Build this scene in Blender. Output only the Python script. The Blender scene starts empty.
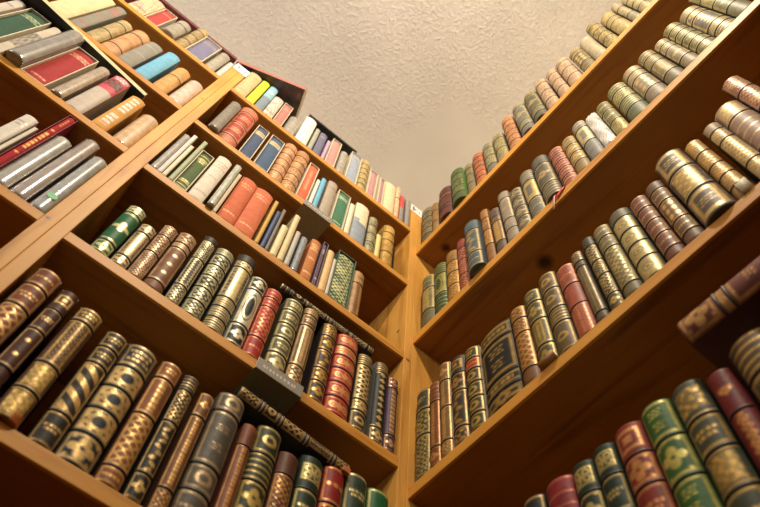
import bpy, bmesh, math, random
import numpy as np
from mathutils import Vector, Matrix
random.seed(7)
Z0 = 0.62            # height of the camera above the floor
scn = bpy.context.scene
COL = scn.collection

# ------------------------------------------------------------------ helpers
def hexc(h, a=1.0):
    def lin(c):
        c /= 255.0
        return c/12.92 if c <= .04045 else ((c+.055)/1.055)**2.4
    return (lin(int(h[0:2], 16)), lin(int(h[2:4], 16)), lin(int(h[4:6], 16)), a)

def link(name, verts, faces, m, parent=None, smooth=False):
    me = bpy.data.meshes.new(name)
    me.from_pydata([tuple(v) for v in verts], [], [tuple(f) for f in faces])
    if m: me.materials.append(m)
    if smooth: me.polygons.foreach_set('use_smooth', [True]*len(me.polygons))
    o = bpy.data.objects.new(name, me); COL.objects.link(o)
    if parent: o.parent = parent
    return o

def bm_link(name, bm, m, parent=None, smooth=False):
    me = bpy.data.meshes.new(name)
    bmesh.ops.recalc_face_normals(bm, faces=bm.faces)
    bm.to_mesh(me); bm.free()
    if m: me.materials.append(m)
    if smooth: me.polygons.foreach_set('use_smooth', [True]*len(me.polygons))
    o = bpy.data.objects.new(name, me); COL.objects.link(o)
    if parent: o.parent = parent
    return o

def add_box(bm, x0, x1, y0, y1, z0, z1, bevel=0.0):
    r = bmesh.ops.create_cube(bm, size=1.0)
    vs = r['verts']
    for v in vs:
        v.co = Vector(((x0+x1)/2+v.co.x*(x1-x0), (y0+y1)/2+v.co.y*(y1-y0), (z0+z1)/2+v.co.z*(z1-z0)))
    if bevel:
        es = {e for v in vs for e in v.link_edges}
        bmesh.ops.bevel(bm, geom=list(es), offset=bevel, segments=2, affect='EDGES', profile=.6)

def box(name, x0, x1, y0, y1, z0, z1, m, parent=None, bevel=0.0):
    bm = bmesh.new(); add_box(bm, x0, x1, y0, y1, z0, z1, bevel)
    return bm_link(name, bm, m, parent)

def thing(name, label, cat, loc=(0, 0, 0), rot=(0, 0, 0), group=None):
    o = bpy.data.objects.new(name, None); COL.objects.link(o)
    o.empty_display_size = .02
    o.location = loc; o.rotation_euler = rot
    tag(o, label, cat, group)
    return o

def tag(o, label, cat, group=None):
    o['label'] = label; o['category'] = cat
    if group: o['group'] = group

# ------------------------------------------------------------------ materials
def newmat(name):
    m = bpy.data.materials.new(name); m.use_nodes = True
    nt = m.node_tree; nt.nodes.clear()
    out = nt.nodes.new('ShaderNodeOutputMaterial'); b = nt.nodes.new('ShaderNodeBsdfPrincipled')
    nt.links.new(b.outputs[0], out.inputs[0])
    return m, nt, b

def N(nt, t, **kw):
    n = nt.nodes.new(t)
    for k, v in kw.items():
        if k.startswith('i_'):
            key = k[2:]
            n.inputs[int(key) if key.isdigit() else key].default_value = v
        else: setattr(n, k, v)
    return n

def ramp(nt, fac, stops):
    r = N(nt, 'ShaderNodeValToRGB')
    e = r.color_ramp.elements
    while len(e) < len(stops): e.new(.5)
    for i, (p, c) in enumerate(stops): e[i].position = p; e[i].color = c
    nt.links.new(fac, r.inputs[0])
    return r

def mix(nt, fac, a, b, mode='MIX'):
    n = N(nt, 'ShaderNodeMix', data_type='RGBA', blend_type=mode)
    for sock, v in ((n.inputs[0], fac), (n.inputs[6], a), (n.inputs[7], b)):
        if hasattr(v, 'links'): nt.links.new(v, sock)
        else: sock.default_value = v
    return n.outputs[2]

def wood(name, axis, c1='cd9038', c2='a66a20', knots=()):
    m, nt, b = newmat(name)
    tc = N(nt, 'ShaderNodeTexCoord'); mp = N(nt, 'ShaderNodeMapping')
    s = [22, 22, 22]; s[axis] = 1.4
    mp.inputs['Scale'].default_value = s
    nt.links.new(tc.outputs['Object'], mp.inputs[0])
    n1 = N(nt, 'ShaderNodeTexNoise', i_Scale=1.6, i_Detail=5.0, i_Roughness=.6, i_Distortion=.6)
    n2 = N(nt, 'ShaderNodeTexNoise', i_Scale=9.0, i_Detail=3.0)
    n3 = N(nt, 'ShaderNodeTexNoise', i_Scale=4.0, i_Detail=2.0)
    nt.links.new(mp.outputs[0], n1.inputs['Vector']); nt.links.new(mp.outputs[0], n2.inputs['Vector'])
    nt.links.new(tc.outputs['Object'], n3.inputs['Vector'])
    r = ramp(nt, n1.outputs['Fac'], [(.3, hexc(c2)), (.5, hexc(c1)), (.72, hexc(c1))])
    c = mix(nt, .18, r.outputs[0], n2.outputs['Color'], 'SOFT_LIGHT')
    r3 = ramp(nt, n3.outputs['Fac'], [(.35, (.82, .78, .74, 1)), (.65, (1, 1, 1, 1))])
    c = mix(nt, 1.0, c, r3.outputs[0], 'MULTIPLY')
    for k, rad in knots:
        sub = N(nt, 'ShaderNodeVectorMath', operation='DISTANCE')
        nt.links.new(tc.outputs['Object'], sub.inputs[0]); sub.inputs[1].default_value = k
        rk = ramp(nt, sub.outputs['Value'], [(rad*.55, (1, 1, 1, 1)), (rad*1.5, (0, 0, 0, 1))])
        c = mix(nt, rk.outputs[0], c, hexc('3a1608'))
    nt.links.new(c, b.inputs['Base Color'])
    b.inputs['Roughness'].default_value = .5; b.inputs['Specular IOR Level'].default_value = .25
    bp = N(nt, 'ShaderNodeBump', i_Strength=.12, i_Distance=.002)
    nt.links.new(n2.outputs['Fac'], bp.inputs['Height']); nt.links.new(bp.outputs[0], b.inputs['Normal'])
    return m

def painted(name, rough, bump, coat=0.0, gold=True, nscale=260, vary=.25):
    """surface whose dye and gold tooling are stored as a colour attribute (alpha = gold)"""
    m, nt, b = newmat(name)
    at = N(nt, 'ShaderNodeAttribute', attribute_name='Col')
    tc = N(nt, 'ShaderNodeTexCoord')
    n = N(nt, 'ShaderNodeTexNoise', i_Scale=float(nscale), i_Detail=3.0)
    w = N(nt, 'ShaderNodeTexNoise', i_Scale=38.0, i_Detail=4.0, i_Roughness=.65)
    for q in (n, w): nt.links.new(tc.outputs['Object'], q.inputs['Vector'])
    r = ramp(nt, w.outputs['Fac'], [(.3, (1-vary*1.4,)*3+(1,)), (.62, (1+vary*.3,)*3+(1,))])
    c = mix(nt, 1.0, at.outputs['Color'], r.outputs[0], 'MULTIPLY')
    nt.links.new(c, b.inputs['Base Color'])
    if gold:
        mu = N(nt, 'ShaderNodeMath', operation='MULTIPLY', i_1=.45); nt.links.new(at.outputs['Alpha'], mu.inputs[0])
        nt.links.new(mu.outputs[0], b.inputs['Metallic'])
        rr = N(nt, 'ShaderNodeMapRange'); rr.inputs[3].default_value = rough; rr.inputs[4].default_value = .34
        nt.links.new(at.outputs['Alpha'], rr.inputs[0]); nt.links.new(rr.outputs[0], b.inputs['Roughness'])
    else: b.inputs['Roughness'].default_value = rough
    if gold: b.inputs['Specular IOR Level'].default_value = .16
    b.inputs['Coat Weight'].default_value = coat; b.inputs['Coat Roughness'].default_value = .14
    bp = N(nt, 'ShaderNodeBump', i_Strength=bump, i_Distance=.001)
    nt.links.new(n.outputs['Fac'], bp.inputs['Height']); nt.links.new(bp.outputs[0], b.inputs['Normal'])
    if coat:
        w2 = N(nt, 'ShaderNodeBump', i_Strength=.08, i_Distance=.004)
        nt.links.new(w.outputs['Fac'], w2.inputs['Height']); nt.links.new(w2.outputs[0], b.inputs['Coat Normal'])
    return m

_plain = {}
def plain(h, rough=.5, metal=0.0, noise=120, amt=.18):
    k = (h, rough, metal, noise)
    if k in _plain: return _plain[k]
    m, nt, b = newmat('plain_'+h)
    tc = N(nt, 'ShaderNodeTexCoord'); n = N(nt, 'ShaderNodeTexNoise', i_Scale=float(noise), i_Detail=3.0)
    nt.links.new(tc.outputs['Object'], n.inputs['Vector'])
    r = ramp(nt, n.outputs['Fac'], [(.3, (1-amt,)*3+(1,)), (.7, (1, 1, 1, 1))])
    nt.links.new(mix(nt, 1.0, hexc(h), r.outputs[0], 'MULTIPLY'), b.inputs['Base Color'])
    b.inputs['Roughness'].default_value = rough; b.inputs['Metallic'].default_value = metal
    _plain[k] = m
    return m

def pages_mat(h, axis):
    m, nt, b = newmat('pages_'+h)
    tc = N(nt, 'ShaderNodeTexCoord'); mp = N(nt, 'ShaderNodeMapping')
    s = [6, 6, 6]; s[axis] = 900
    mp.inputs['Scale'].default_value = s
    nt.links.new(tc.outputs['Object'], mp.inputs[0])
    n = N(nt, 'ShaderNodeTexNoise', i_Scale=1.0, i_Detail=2.0); nt.links.new(mp.outputs[0], n.inputs['Vector'])
    a = hexc(h); r = ramp(nt, n.outputs['Fac'], [(.35, (a[0]*.6, a[1]*.58, a[2]*.5, 1)), (.6, a)])
    nt.links.new(r.outputs[0], b.inputs['Base Color']); b.inputs['Roughness'].default_value = .8
    return m

LEATHER = painted('tooled_leather', .5, .35, vary=.3)
CLOTH = painted('book_cloth', .78, .4, nscale=700, vary=.14)
JACKET = painted('paper_jacket', .5, .1, vary=.12)
MYLAR = painted('glossy_wrapped_jacket', .35, .1, coat=1.0, vary=.22)
PAGES = pages_mat('e4d6b4', 0)
GILTP = pages_mat('c9a860', 0)
CREAM = plain('ddd0b2', .7)
BLACK = plain('14120f', .5)

# ------------------------------------------------------------------ spine painting
def S(x, e): return np.clip(.5 - x/e, 0, 1)      # 1 where x<0, soft over e
def rnd(a): return (np.sin(a*127.1)*43758.5453) % 1.0

def damask(X, Y, k, seed):
    a = np.sin(X*k+seed)*np.cos(Y*k*.9-seed*2)+.7*np.sin((X+Y)*k*.63+seed*3)*np.sin((np.abs(X)-Y)*k*.8)
    return S(-(a-.12), .5)

def motif(name, P, Q, hx, hy, seed):
    """gold mask of one compartment; P,Q in units of the half spine width; hx,hy half sizes"""
    e = .13
    aP, aQ = np.abs(P), np.abs(Q)
    R = np.hypot(P, Q)
    rect = np.maximum(aP-hx*.80, aQ-(hy-.24))
    frame = S(np.abs(rect)-.075, e)
    inside = S(rect+.12, e)
    z = np.zeros_like(P)
    th = np.arctan2(Q, P)
    def ell(cx, cy, rx, ry): return S((np.hypot((P-cx)/rx, (Q-cy)/ry)-1)*min(rx, ry), e)
    def text(n, y0=0, sp=.36, wid=.62, hgt=.11):
        t = z.copy()
        for i in range(n):
            y = y0+(n-1)*sp/2-i*sp
            wd = wid*(1 if i % 2 == 0 else .72)
            line = S(np.maximum(np.abs(Q-y)-hgt, aP-wd), .08)
            let = .35+.65*(np.sin(P*23+seed*5+i*2) > -.35)
            t = np.maximum(t, line*let)
        return t
    hlines = lambda ys, w=.05: np.maximum.reduce([S(np.abs(Q-y)-w, .1) for y in ys])*S(aP-.93, .1)
    edges = hlines([hy-.2, -hy+.2])
    if name == 'no': return z
    if name == 'ln': return np.maximum(edges, hlines([hy*.42, -hy*.42, 0], .06))
    if name == 'so': return np.maximum(edges, inside*(.55+.45*damask(P, Q, 11, seed)))
    if name.startswith('tx'):
        n = int(name[2]); t = text(n, sp=min(.36, 1.5*hy/max(n, 1)))
        return np.maximum(t, np.maximum(edges, frame*.8 if hy > .45 else 0))
    if name == 'fr': return np.maximum(frame, text(2, sp=.34, wid=.45)*inside)
    if name == 'tf':
        return np.maximum(frame, text(3, y0=hy*.36, sp=.2, wid=.36, hgt=.05)+(text(3, y0=-hy*.32, sp=.2, wid=.30, hgt=.05) if hy > .75 else 0))
    if name == 'fl':
        pet = S(R-min(hy, .8)*(.42+.42*np.abs(np.cos(2*th))), e)
        cor = S(np.hypot(aP-.55, aQ-(hy-.36))-.12, .12)*(hy > .5)
        return np.maximum(np.maximum(frame, cor), np.maximum(edges*.8, pet*S(-(R-.12), .1)))
    if name == 'fx':
        pet = np.maximum(S(R-.92*(.35+.65*np.abs(np.cos(2*th))), e), S(R-.45, e))
        l = hlines([hy-.12, hy-.3, hy-.46, -hy+.12, -hy+.3, -hy+.46], .05)
        l *= S(aP-.75, .2)
        return np.maximum(pet, l)
    if name == 'vp':
        v = S(np.maximum(aP-.40, aQ-(hy-.3)), e)
        return np.maximum(np.maximum(frame, v), np.maximum(edges, .5*damask(P, Q, 12, seed)*inside))
    if name == 'vl':
        l = np.maximum.reduce([S(np.abs(P-x)-.07, .1) for x in (-.55, 0, .55)])*S(aQ-(hy-.25), .1)
        return np.maximum(np.maximum(l*(.6+.4*damask(P, Q*1.2, 10, seed)), edges), .35*inside*damask(P, Q, 16, seed))
    if name in ('d3', 'd2', 'd4', 'd3h'):
        n = int(name[1]); t = z
        for i in range(n):
            c = (i-(n-1)/2)
            t = np.maximum(t, ell(c*.5, 0, .2, .2) if name == 'd3h' else ell(0, c*hy*.5*(3/(n+.0)), .24, .24))
        return np.maximum(np.maximum(frame, t), edges)
    if name == 'zz':
        tri = np.abs(((Q*1.6) % 1)-.5)*1.4
        return np.maximum(np.maximum(S(np.abs(aP-.22-tri*.35)-.10, e), frame), edges)*1.0
    if name == 'ov':
        o = S(.0-(np.hypot(P/.34, Q/(hy*.55))-1), .25)
        gap = 1-S(np.abs(np.hypot(P/.5, Q/(hy*.72))-1)-.06, .1)
        return np.maximum(S(rect-.02, e)*o*gap, edges)
    if name == 'op':
        o = S(-(np.maximum(aP-.30, aQ-hy*.5)), .12)
        return S(rect, e)*o
    if name == 'ip':
        o = S(-np.maximum(aP-.5, aQ-hy*.6), .12); ins = .7*text(3, sp=.26, wid=.42, hgt=.07)
        return np.maximum(S(rect, e)*o*.8, ins)
    if name == 'rp':
        r2 = np.maximum(aP-.36, aQ-(hy-.45)); r3 = np.maximum(aP-.14, aQ-(hy-.7))
        return np.maximum(np.maximum(frame, S(np.abs(r2)-.09, e)), S(r3, e)*.9)
    if name == 'ci':
        o = S(-(R-.34), .1); dots = 1-S(np.abs(R-.62)-.05, .1)*(np.cos(th*8) > .3)
        return S(rect-.1, e)*o*dots
    if name == 'ci1':
        o = S(np.abs(R-.2)-.09, .1)
        return np.maximum(np.maximum(S(rect, e)*.75*S(-(R-.36), .1), o), edges)
    if name == 'sq':
        r1 = np.maximum(aP, aQ)
        return np.maximum(S(np.abs(r1-min(.62, hy-.18))-.11, e), S(r1-.24, e))
    if name == 'sw':
        d = np.sin((P*.9+Q*1.0)*4.2)
        return np.maximum(frame, S(-(d-.05), .5)*inside)
    if name == 'la':
        d = np.maximum(np.sin((P+Q)*8), np.sin((P-Q)*8))
        return np.maximum(np.maximum(frame, S(-(d-.55), .5)*inside), edges)
    if name == 'wr': return np.maximum(frame*.9, S(np.abs(R-.36)-.12, e))
    if name == 'vt':
        t = S(aP-.24, .12)*S(aQ-(hy-.45), .1)*(.4+.6*(np.sin(Q*11+seed) > -.3))
        return np.maximum(frame, t)
    if name == 'dx':
        rr = np.hypot(aP-.38, Q); t = S(np.abs(rr-.24)-.07, e)+S(rr-.09, .1)+S(np.hypot(P/.1, Q/.4)-1, .6)
        return np.clip(np.maximum(t, S(np.abs(rect)-.03, .1)), 0, 1)
    if name == 'dc':
        d = aP/.38+np.abs(((Q*.9+.5) % 1)-.5)/.36
        return np.maximum(S((d-1)*.4, e)*S(aQ-(hy-.1), .1), edges)
    if name == 'ch':
        return S(np.maximum(aP-.36, np.abs(((Q*1.1) % 1)-.5)-.36), e)*S(aQ-(hy-.1), .1)
    if name == 'fb':
        c = np.hypot(P-.22*np.sin(Q*3.3+seed), ((Q*1.25+.5) % 1-.5)*.8)
        leaf = S(c-.3, .18)*(.65+.35*damask(P, Q, 14, seed))
        return np.maximum(np.maximum(leaf, frame), edges)
    if name == 'sc':
        rr = np.hypot(aP-.32, aQ-.28); t = S(np.abs(rr-.2)-.08, e)+S(np.maximum(aP, aQ)-.14, .1)
        return np.clip(np.maximum(t, S(np.abs(np.maximum(aP-.68, aQ-min(.68, hy-.15)))-.07, e)), 0, 1)
    if name == 'g6':
        t = z
        for cx in (-.3, .3):
            for cy in (-.5, 0, .5): t = np.maximum(t, ell(cx, cy*hy*1.1, .2, hy*.2))
        return np.maximum(np.maximum(t, edges), frame*.7)
    if name == 'nc':
        b2 = np.maximum(aP-.72, aQ-hy*.6)
        return np.maximum(S(b2, e)*(.35+.65*damask(P*1.1, Q, 9, seed)), hlines([-hy+.12], .08))
    if name == 'fs':
        sh = np.maximum(np.abs(P)-.5, np.maximum(Q-.35, -Q-.55+np.abs(P)))
        return S(sh, e)*(.6+.4*damask(P, Q, 12, seed))
    if name == 'vs':
        t = S(aP-.3-.1*np.sin(Q*9), .15)*(.5+.5*damask(P, Q, 13, seed))
        return t*S(aQ-(hy-.3), .1)
    if name == 'dam':
        return damask(P*1.15, Q*1.15, 9, seed)
    # dm: dense patterned compartment
    k = 9+(seed % 3)*1.5
    return np.maximum(np.maximum(frame*.9, .95*inside*damask(P, Q, k, seed)), edges)

def spine_arc(w, b, u):
    """cross-section of a spine: u in [-1,1] -> x, y (front is y=0)"""
    A = math.radians(68)
    t = u*A
    return w/2*np.sin(t)/math.sin(A), b*(1-np.cos(t))/(1-math.cos(A))

def build_spine(name, w, h, b, colfn, m, parent, nu=22, nv=100, sag=0.0, swell=()):
    u = np.linspace(-1, 1, nu+1); v = np.linspace(0, 1, nv+1)
    U, V = np.meshgrid(u, v)
    x, y = spine_arc(w, b, U)
    zz = h*(1-V)
    # rounded head and tail caps
    capr = np.clip((np.abs(V-.5)-.5)*h/.004+1, 0, 1)
    y = y+.0016*capr**2
    if sag: y = y+sag*np.sin(V*37+U*5)*np.sin(U*9+V*21)
    verts = np.stack([x, y, zz], -1).reshape(-1, 3)
    col = colfn(U, V).reshape(-1, 4)
    idx = np.arange((nu+1)*(nv+1)).reshape(nv+1, nu+1)
    q = np.stack([idx[:-1, :-1], idx[1:, :-1], idx[1:, 1:], idx[:-1, 1:]], -1).reshape(-1, 4)
    faces = q.tolist()
    faces.append(list(idx[0, :])); faces.append(list(idx[-1, ::-1]))
    me = bpy.data.meshes.new(name)
    me.from_pydata(verts.tolist(), [], faces)
    me.materials.append(m)
    sm = [True]*len(q)+[False, False]
    me.polygons.foreach_set('use_smooth', sm)
    a = me.attributes.new('Col', 'FLOAT_COLOR', 'POINT')
    a.data.foreach_set('color', np.ascontiguousarray(col, dtype=np.float32).ravel())
    o = bpy.data.objects.new(name, me); COL.objects.link(o); o.parent = parent
    return o

def parse(spec):
    segs = []
    for s in spec.split(','):
        n, k = s.split(':'); segs.append((n, float(k)))
    T = sum(k for _, k in segs); v = 0; out = []
    for n, k in segs: out.append((n, v/T, (v+k)/T)); v += k
    return out

def tooled(w, h, base, gold, spec, seed, copper=False):
    segs = parse(spec); B = np.array(hexc(base)); G = np.array(hexc(gold))
    aw = w*1.12/2
    def fn(U, V):
        c = np.zeros(U.shape+(4,)); c[...] = B; c[..., 3] = 0
        for n, v0, v1 in segs:
            hy = (v1-v0)*h/2/aw; Q = ((v0+v1)/2-V)*h/aw
            inn = (V >= v0) & (V <= v1)
            lab = None
            if n == 'rl': lab = hexc('a8281c'); n2 = 'tx1'
            else: n2 = n
            g = motif(n2, U, Q, 1.0, hy, seed+v0*7)*inn
            if lab:
                c[inn] = np.array(lab); c[..., 3] = np.where(inn, 0, c[..., 3])
            g = np.clip(g, 0, 1)*S(np.abs(U)-.95, .06)
            # worn tooling
            g = g*(.84+.16*damask(U*1.7, Q*1.7, 23, seed))
            c = c*(1-g[..., None])+np.concatenate([np.broadcast_to(G[:3], U.shape+(3,)), np.ones(U.shape+(1,))], -1)*g[..., None]
        if copper:
            k = S(np.maximum(-(V-.93), -(U-.2)), .04)[..., None]
            c = c*(1-k)+np.array(hexc('b0602c', .3))*k
        return c
    return fn

def clothy(w, h, base, gold, spec, seed):
    B = np.array(hexc(base)); G = np.array(hexc(gold)); aw = w*1.05/2
    def put(c, g, col, al=0.0):
        g = np.clip(g, 0, 1)[..., None]
        return c*(1-g)+np.array(list(col[:3])+[al])*g
    def fn(U, V):
        c = np.zeros(U.shape+(4,)); c[...] = B; c[..., 3] = 0
        Y = (1-V)*h
        def lines(vs, wid=.72, t=.004):
            g = 0*U
            for i, v in enumerate(vs):
                k = S(np.maximum(np.abs(V-v)*h-t, (np.abs(U)-wid*(1 if i % 2 == 0 else .7))*aw), .0016)
                g = np.maximum(g, k*(.4+.6*(np.sin(U*19+i*3+seed) > -.4)))
            return g
        if spec == 'tx1': c = put(c, lines([.2]), G, .5)
        elif spec == 'tx2': c = put(c, lines([.16, .22, .84]), G, .5)
        elif spec == 'tx3': c = put(c, lines([.15, .21, .27, .5, .85]), G, .4)
        elif spec == 'tx2,ln':
            g = lines([.2, .25, .8]); g = np.maximum(g, S(np.abs(np.abs(V-.5)-.34)*h-.0016, .001)); g = np.maximum(g, S(np.abs(np.abs(V-.5)-.42)*h-.0016, .001))
            c = put(c, g, G, .6)
        elif spec == 'tx2top': c = put(c, lines([.12, .15, .18, .9], .8, .003), G, .5)
        elif spec in ('lb', 'lb0'):
            k = S(np.maximum(np.abs(V-.18)*h-(.015 if spec == 'lb' else .012), np.abs(U)*aw-aw*.86), .001)*(1 if spec == 'lb' else .35)
            c = put(c, k, G, .3); c = put(c, lines([.16, .2], .6, .002), hexc('8a6a3c'), 0)
        elif spec == 'vt':
            g = S(np.abs(U)-.25, .1)*S(np.abs(V-.45)-.28, .02)*(np.sin(V*90+seed) > -.4); c = put(c, g, G, .4)
        elif spec == 'ln2': c = put(c, S(np.abs(V-.56)*h-.0015, .001)+S(np.abs(V-.2)*h-.0015, .001), G, 0)
        elif spec == 'half': c = put(c, S(.42+.1*(U > -.2)-V, .02), G); c = put(c, lines([.55, .6], .5, .003)*.6, hexc('5a5f66'))
        elif spec == 'floral':
            g = damask(U*1.4, V*h/aw*1.3, 7, seed); g = S(-(g-.72), .3); c = put(c, g, G); c = put(c, lines([.8, .86]), hexc('8a7a6a'))
        elif spec == 'notes': c = put(c, .65*lines([.14, .18, .3, .34, .38, .55, .59, .63, .82], .55, .0022), hexc('7d776c'))
        elif spec == 'red': c = put(c, S(.5-V, .01), hexc('8a8680'))
        elif spec == 'blue': c = put(c, S(.5-V, .05), G); c = put(c, lines([.25, .3], .6), hexc('e0e4e0'))
        elif spec == 'photo':
            k = S(np.maximum(np.abs(V-.55)-.2, np.abs(U)-.8), .02); c = put(c, k*(.5+.5*damask(U, V*6, 8, seed)), G)
        elif spec == 'redtop':
            c = put(c, S(V-.42, .01), G); k = S(np.maximum(np.abs(V-.22)-.09, np.abs(U)-.8), .02)
            c = put(c, k*(.6+.4*damask(U, V*8, 9, seed)), hexc('4a4438')); c = put(c, lines([.05, .09], .8, .004), hexc('e8d8c8'))
        elif spec == 'big':
            g = 0*U
            for a, z in ((.08, .5), (.62, .9)):
                k = S(np.maximum(np.abs(V-(a+z)/2)-(z-a)/2, np.abs(U)-.42), .03)*(np.sin(V*70) > -.5)*(.6+.4*damask(U, V*9, 12, 1)); g = np.maximum(g, k)
            c = put(c, g, G)
        elif spec == 'dam':
            Q = (.5-V)*h/aw; g = motif('dam', U, Q, 1, 1, seed)*S(np.abs(U)-.9, .05)
            c = put(c, g, G, .5)
        return c
    return fn

def wrapped(base, seed, opts=''):
    B = np.array(hexc(base))
    def fn(U, V):
        c = np.zeros(U.shape+(4,)); c[...] = B; c[..., 3] = 0
        d = (.92+.14*damask(U*.8, V*7, 5, seed))[..., None]
        c[..., :3] *= d
        t = S(np.maximum(np.abs(V-.2)-.1, np.abs(U)-.5), .02)*(np.sin(V*120+seed*3) > .1)*.35
        c[..., :3] = c[..., :3]*(1-t[..., None])+.45*t[..., None]*B[:3]
        return c
    return fn

# ------------------------------------------------------------------ books
NAMES = dict(L='leather_book', C='cloth_book', J='jacketed_book', M='wrapped_book', S='slipcased_book', P='thin_book', T='slipcased_book', W='wrapped_book')
def case_mesh(w, h, d, t, front):
    bm = bmesh.new()
    add_box(bm, -w/2, -w/2+t, front, d, 0, h, .0006); add_box(bm, w/2-t, w/2, front, d, 0, h, .0006)
    add_box(bm, -w/2+t, w/2-t, front, d, 0, t); add_box(bm, -w/2+t, w/2-t, front, d, h-t, h)
    add_box(bm, -w/2+t, w/2-t, d-t, d, t, h-t)
    return bm

def make_book(root, w, h, kind, base, gold, spec, seed, depth=.165, side=None, copper=False, gilt=False):
    """parts of one book in the root's frame: x across the spine, y into the shelf, z up"""
    if kind in 'ST':
        t = .0022 if kind == 'S' else .0009
        cm = plain(side, .5) if side else CREAM
        bm_link('slipcase', case_mesh(w, h, depth, t, 0), cm, root)
        bw, bh, b, y0, z0 = w-2*t-(.0012 if kind == 'S' else .0004), h-2*t-.002, .0035 if kind == 'S' else .005, .003, t
        fn = clothy(bw, bh, base, gold, spec, seed) if kind == 'S' else redtitle(bw, bh, base, gold)
        sp = build_spine('spine', bw, bh, b, fn, CLOTH, root, 16, 90)
        sp.location = (0, y0 if kind == 'S' else .0, z0)
        pb = box('page_block', -bw/2+.003, bw/2-.003, y0+b+.0015, depth-t-.004, z0+.004, z0+bh-.003, PAGES, root)
        return
    if kind == 'L': b = min(.26*w, .012) if w < .06 else .008
    elif kind == 'P': b = min(.22*w, .004)
    elif kind in 'MW': b = min(.26*w, .011)
    else: b = min(.16*w, .006)
    if kind == 'L':
        fn = tooled(w, h, base, gold, spec, seed, copper); m = LEATHER
    elif kind == 'C': fn = clothy(w, h, base, gold, spec, seed); m = CLOTH
    elif kind == 'J': fn = clothy(w, h, base, gold, spec, seed); m = JACKET
    elif kind == 'P': fn = clothy(w, h, base, base, 'no', seed); m = JACKET
    else: fn = wrapped(base, seed); m = MYLAR
    nv = int(np.clip(h/.0022, 40, 120)) if kind in 'LCJ' else 40
    nu = 24 if kind in 'LCJ' else (26 if kind == 'W' else 12)
    build_spine('spine', w, h, b, fn, m, root, nu, nv, sag=.0018 if kind == 'W' else 0)
    yb = b*.985
    bh = np.array(hexc(side or base)[:3])*(.8 if not side else 1)
    cm = board_mat(side or base, side is None, kind)
    t = min(.0026, w*.16)
    for s in (-1, 1):
        x0, x1 = (-w/2, -w/2+t) if s < 0 else (w/2-t, w/2)
        box('cover_board', x0, x1, yb, depth, 0, h, cm, root)
    mg = .0022 if kind == 'P' else .004
    box('page_block', -w/2+t, w/2-t, yb+.0004, depth-.004, mg, h-mg, GILTP if gilt else PAGES, root)
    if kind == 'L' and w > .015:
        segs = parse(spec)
        bc = board_mat(base, True, 'B')  # near-black tone paints the shadow line along each band
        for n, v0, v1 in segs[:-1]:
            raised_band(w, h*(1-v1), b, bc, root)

_bm = {}
def board_mat(h, dark, kind):
    k = (h, dark, kind)
    if k not in _bm:
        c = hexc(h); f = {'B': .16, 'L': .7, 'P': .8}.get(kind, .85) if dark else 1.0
        m, nt, b = newmat('board_'+h)
        tc = N(nt, 'ShaderNodeTexCoord'); n = N(nt, 'ShaderNodeTexNoise', i_Scale=180.0, i_Detail=3.0)
        nt.links.new(tc.outputs['Object'], n.inputs['Vector'])
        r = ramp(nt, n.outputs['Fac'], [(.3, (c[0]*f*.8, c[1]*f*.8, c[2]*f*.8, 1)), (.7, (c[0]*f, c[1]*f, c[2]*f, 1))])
        nt.links.new(r.outputs[0], b.inputs['Base Color'])
        b.inputs['Roughness'].default_value = .3 if kind == 'M' else .5
        _bm[k] = m
    return _bm[k]

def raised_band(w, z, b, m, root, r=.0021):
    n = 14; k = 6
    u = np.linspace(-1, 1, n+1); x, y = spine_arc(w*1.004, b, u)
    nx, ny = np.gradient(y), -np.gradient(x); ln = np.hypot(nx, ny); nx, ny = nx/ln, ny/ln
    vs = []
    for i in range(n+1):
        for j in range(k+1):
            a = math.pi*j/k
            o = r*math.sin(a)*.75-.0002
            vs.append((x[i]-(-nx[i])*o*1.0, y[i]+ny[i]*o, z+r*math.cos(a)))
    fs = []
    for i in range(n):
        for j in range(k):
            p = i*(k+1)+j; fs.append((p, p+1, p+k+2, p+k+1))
    return link('raised_band', vs, fs, m, root, True)

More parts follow.
